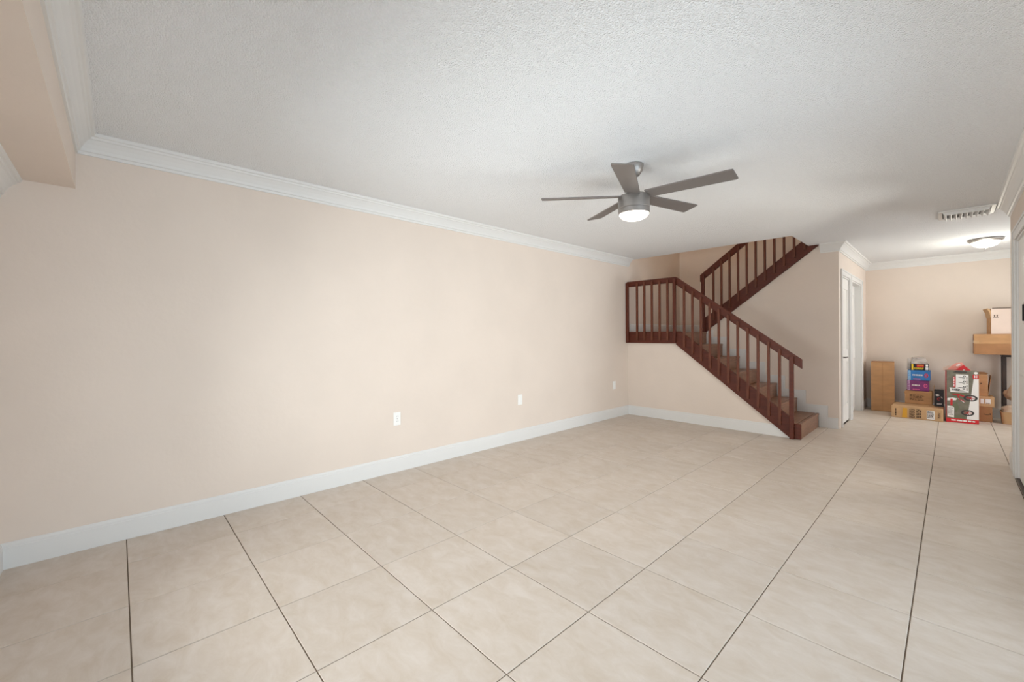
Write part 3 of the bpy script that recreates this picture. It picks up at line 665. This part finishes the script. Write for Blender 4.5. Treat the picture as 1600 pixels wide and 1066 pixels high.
MB().quad(y - 0.0016, (-0.112, 0.235), (-0.092, 0.235), (-0.090, 0.33), (-0.112, 0.33)).build('red_patch', M_RED, t)
MB().quad(y - 0.0006, (-0.09, 0.695), (0.05, 0.70), (0.04, 0.716), (-0.06, 0.716)).build('dark_smudge_print', M_GREY, t)

# red gift carton behind the bicycle carton
t = thing('gift_box', 'red and white box with pitched top peeking above the bicycle carton', 'box', (3.70, 8.72, 0.0008), 0, GR)
MB().box(-0.13, 0.09, -0.10, 0.10, 0, 0.70).build('body', M_RED, t, bevel=0.003)
MB().prism([(-0.13, 0.702), (0.13, 0.702), (0.105, 0.728), (0.045, 0.795), (-0.03, 0.725)], 'y', -0.095, -0.02).build('red_flap', M_RED, t, bevel=0.002)
MB().prism([(-0.13, 0.702), (-0.02, 0.702), (0.05, 0.80), (0.03, 0.825), (-0.03, 0.815), (-0.075, 0.77)], 'y', -0.01, 0.06).build('pale_flap', mat('pale_pink_print', (226, 160, 146), 0.6), t, bevel=0.002)
MB().prism([(-0.165, 0.702), (-0.06, 0.702), (-0.05, 0.755), (-0.105, 0.775), (-0.16, 0.74)], 'y', 0.065, 0.095).build('cream_flap', M_CARDW, t, bevel=0.002)
MB().quad(-0.0105, (-0.02, 0.765), (0.02, 0.79), (0.005, 0.808), (-0.03, 0.785)).build('label', M_WHITEP, t)
MB().quad(-0.0962, (0.02, 0.703), (0.075, 0.703), (0.047, 0.735)).build('white_mark', M_WHITEP, t)

# delivery cartons
t, w, d, h = carton('delivery_box', 'brown delivery carton with curved arrow print, lowest behind the bicycle carton', 'box', 3.815, 4.022, 8.80, 9.12, 0, 0.205, M_CARD3, R(-2), GR)
smile(t, -d - 0.0012, 0.055, 0.105, 0.030)
t, w, d, h = carton('delivery_box', 'flat tan carton with white label between two delivery boxes', 'box', 3.815, 4.034, 8.82, 9.12, 0.2065, 0.350, M_CARD2, R(1), GR)
MB().quad(-d - 0.0012, (0.025, 0.045), (0.075, 0.045), (0.075, 0.11), (0.025, 0.11)).quad(-d - 0.0012, (-0.02, 0.045), (0.012, 0.045), (0.012, 0.11), (-0.02, 0.11)).build('shipping_label', M_WHITEP, t)
vlines(MB(), -d - 0.002, 0.032, 0.068, 0.045, 0.062, 6, 71).build('label_bars', M_INK, t)
t, w, d, h = carton('delivery_box', 'open tan delivery carton, topmost behind the bicycle carton', 'box', 3.80, 3.978, 8.88, 9.10, 0.3515, 0.650, M_CARD, R(1), GR)
smile(t, -d - 0.0012, 0.0, 0.17, 0.026)
MB().prism([(w, 0.02), (w + 0.004, 0.02), (w + 0.034, h - 0.01), (w + 0.030, h - 0.005)], 'y', -d + 0.01, d).build('side_flap', M_CARD3, t)
MB().prism([(-w, h), (w, h), (w + 0.02, h + 0.01), (w - 0.02, h + 0.03), (-w, h + 0.035)], 'y', d - 0.012, d - 0.008).build('rear_flap', M_CARD3, t)

# lumpy bags and the open carton they sit in
def lump(name, parent, rx, ry, rz_, c, seed, m, flat=0.0):
    bm = bmesh.new(); bmesh.ops.create_icosphere(bm, subdivisions=4, radius=1.0)
    for v in bm.verts:
        p = v.co.copy(); n = noise.noise(p * 1.6 + Vector((seed, 0, 0))) * 0.22 + noise.noise(p * 4.5 + Vector((0, seed, 0))) * 0.07
        q = p * (1 + n); z = max(q.z, -flat) if flat else q.z
        v.co = (c[0] + q.x * rx, c[1] + q.y * ry, c[2] + z * rz_)
    me = bpy.data.meshes.new(name); bm.to_mesh(me); bm.free()
    for p in me.polygons: p.use_smooth = True
    me.materials.append(m)
    o = bpy.data.objects.new(name, me); COL.objects.link(o)
    if parent: o.parent = parent
    return o
t = thing('open_carton', 'open tan carton by the corner holding a cream plastic bag', 'box', (4.27, 8.865, 0.0008), 0, GR)
def rr(w, d, r, n=5):
    pts = []
    for cx, cy, a0 in ((w - r, d - r, 0), (-w + r, d - r, 90), (-w + r, -d + r, 180), (w - r, -d + r, 270)):
        for k in range(n + 1): a = R(a0 + 90 * k / n); pts.append((cx + r * math.cos(a), cy + r * math.sin(a)))
    return pts
sh = MB(); o1, o2 = rr(0.165, 0.12, 0.03), rr(0.180, 0.132, 0.03); i1 = rr(0.160, 0.115, 0.026); i2 = rr(0.175, 0.127, 0.026); n = len(o1)
sh.add([(x, y_, 0) for x, y_ in o1] + [(x, y_, 0.165) for x, y_ in o2] + [(x, y_, 0.165) for x, y_ in i2] + [(x, y_, 0.006) for x, y_ in i1],
       [tuple(range(n - 1, -1, -1)), tuple(range(3 * n, 4 * n))] + [(a * n + i, a * n + (i + 1) % n, (a + 1) * n + (i + 1) % n, (a + 1) * n + i) for a in range(3) for i in range(n)])
sh.build('body', M_CARD2, t, smooth=True)
bag = lump('plastic_bag', None, 0.165, 0.115, 0.110, (0, 0, 0.0), 3.3, M_BAG, 0.9); bag.location = (4.262, 8.865, 0.170)
tag(bag, 'crumpled cream plastic bag bulging from the open carton', 'bag', GR)

# dark side table with cartons on it
tb = thing('side_table', 'dark wooden table mostly hidden by cartons at the hall end', 'table', (4.575, 9.14, 0))
MB().box(-0.46, 0.46, -0.12, 0.14, 0.905, 0.940).build('table_top', M_DARKW, tb, bevel=0.004)
for sx, sy in ((-1, -1), (1, -1), (-1, 1), (1, 1)):
    MB().box(sx * 0.435 - 0.02, sx * 0.435 + 0.02, sy * 0.10 - 0.02 + 0.01, sy * 0.10 + 0.02 + 0.01, 0.0005, 0.905).build('leg', M_DARKW, tb, bevel=0.003)
bag2 = lump('cloth_bag', None, 0.18, 0.10, 0.13, (0, 0, 0), 8.1, M_BAG2, 0.85); bag2.location = (4.31, 8.875, 0.425)
tag(bag2, 'tan cloth bag slumped on top of the cream plastic bag', 'bag', GR)
t, w, d, h = carton('cardboard_box', 'wide flat brown carton lying across the dark table', 'box', 3.850, 4.95, 8.86, 9.27, 0.942, 1.229, M_CARD3, 0, GR)
MB().box(-w, w, -d - 0.003, -d, h * 0.52, h - 0.002).build('overlapping_flap', M_CARD, t, bevel=0.001)
MB().box(-w - 0.0015, -w, -d + 0.02, d, h * 0.55, h * 0.70).build('tape', M_TAPE, t)
MB().box(-w, -w + 0.05, -d - 0.004, -d - 0.003, h * 0.55, h * 0.68).build('tape', M_TAPE, t)
# open pale carton on top
t = thing('cardboard_box', 'open pinkish-white carton on top of the wide brown carton', 'box', (4.232, 9.06, 1.2305), R(6), GR)
w, d, h = 0.235, 0.15, 0.355
MB().box(-w, w, -d, -d + 0.005, 0, h).build('front_panel', M_CARDW, t)
MB().box(-w, w, d - 0.005, d, 0, h).build('rear_panel', M_CARDW, t)
MB().box(-w, -w + 0.005, -d + 0.005, d - 0.005, 0, h).build('end_panel', M_CARD, t)
MB().box(w - 0.005, w, -d + 0.005, d - 0.005, 0, h).build('end_panel', M_CARD, t)
MB().box(-w + 0.005, w - 0.005, -d + 0.005, d - 0.005, 0, 0.005).build('bottom_panel', M_CARD, t)
MB().prism([(-w - 0.001, h - 0.13), (-w - 0.004, h - 0.13), (-w - 0.016, h - 0.05), (-w - 0.040, h + 0.004), (-w - 0.030, h + 0.008), (-w - 0.006, h - 0.02)], 'y', -d, d).build('side_flap', M_CARD2, t)
MB().prism([(-d - 0.001, h), (-d + 0.004, h + 0.004), (-d + 0.004, h + 0.012), (-d - 0.001, h + 0.010)], 'x', -w + 0.01, w).build('ragged_edge', M_INK, t)
ar = MB(); y = -d - 0.0012
for cx in (-w + 0.030, -w + 0.055):
    ar.quad(y, (cx - 0.004, h - 0.115), (cx + 0.004, h - 0.115), (cx + 0.004, h - 0.095), (cx - 0.004, h - 0.095)); ar.quad(y, (cx - 0.009, h - 0.095), (cx + 0.009, h - 0.095), (cx, h - 0.082))
ar.quad(y, (-w + 0.016, h - 0.126), (-w + 0.070, h - 0.126), (-w + 0.070, h - 0.121), (-w + 0.016, h - 0.121))
ar.build('up_arrow_print', M_INK, t)
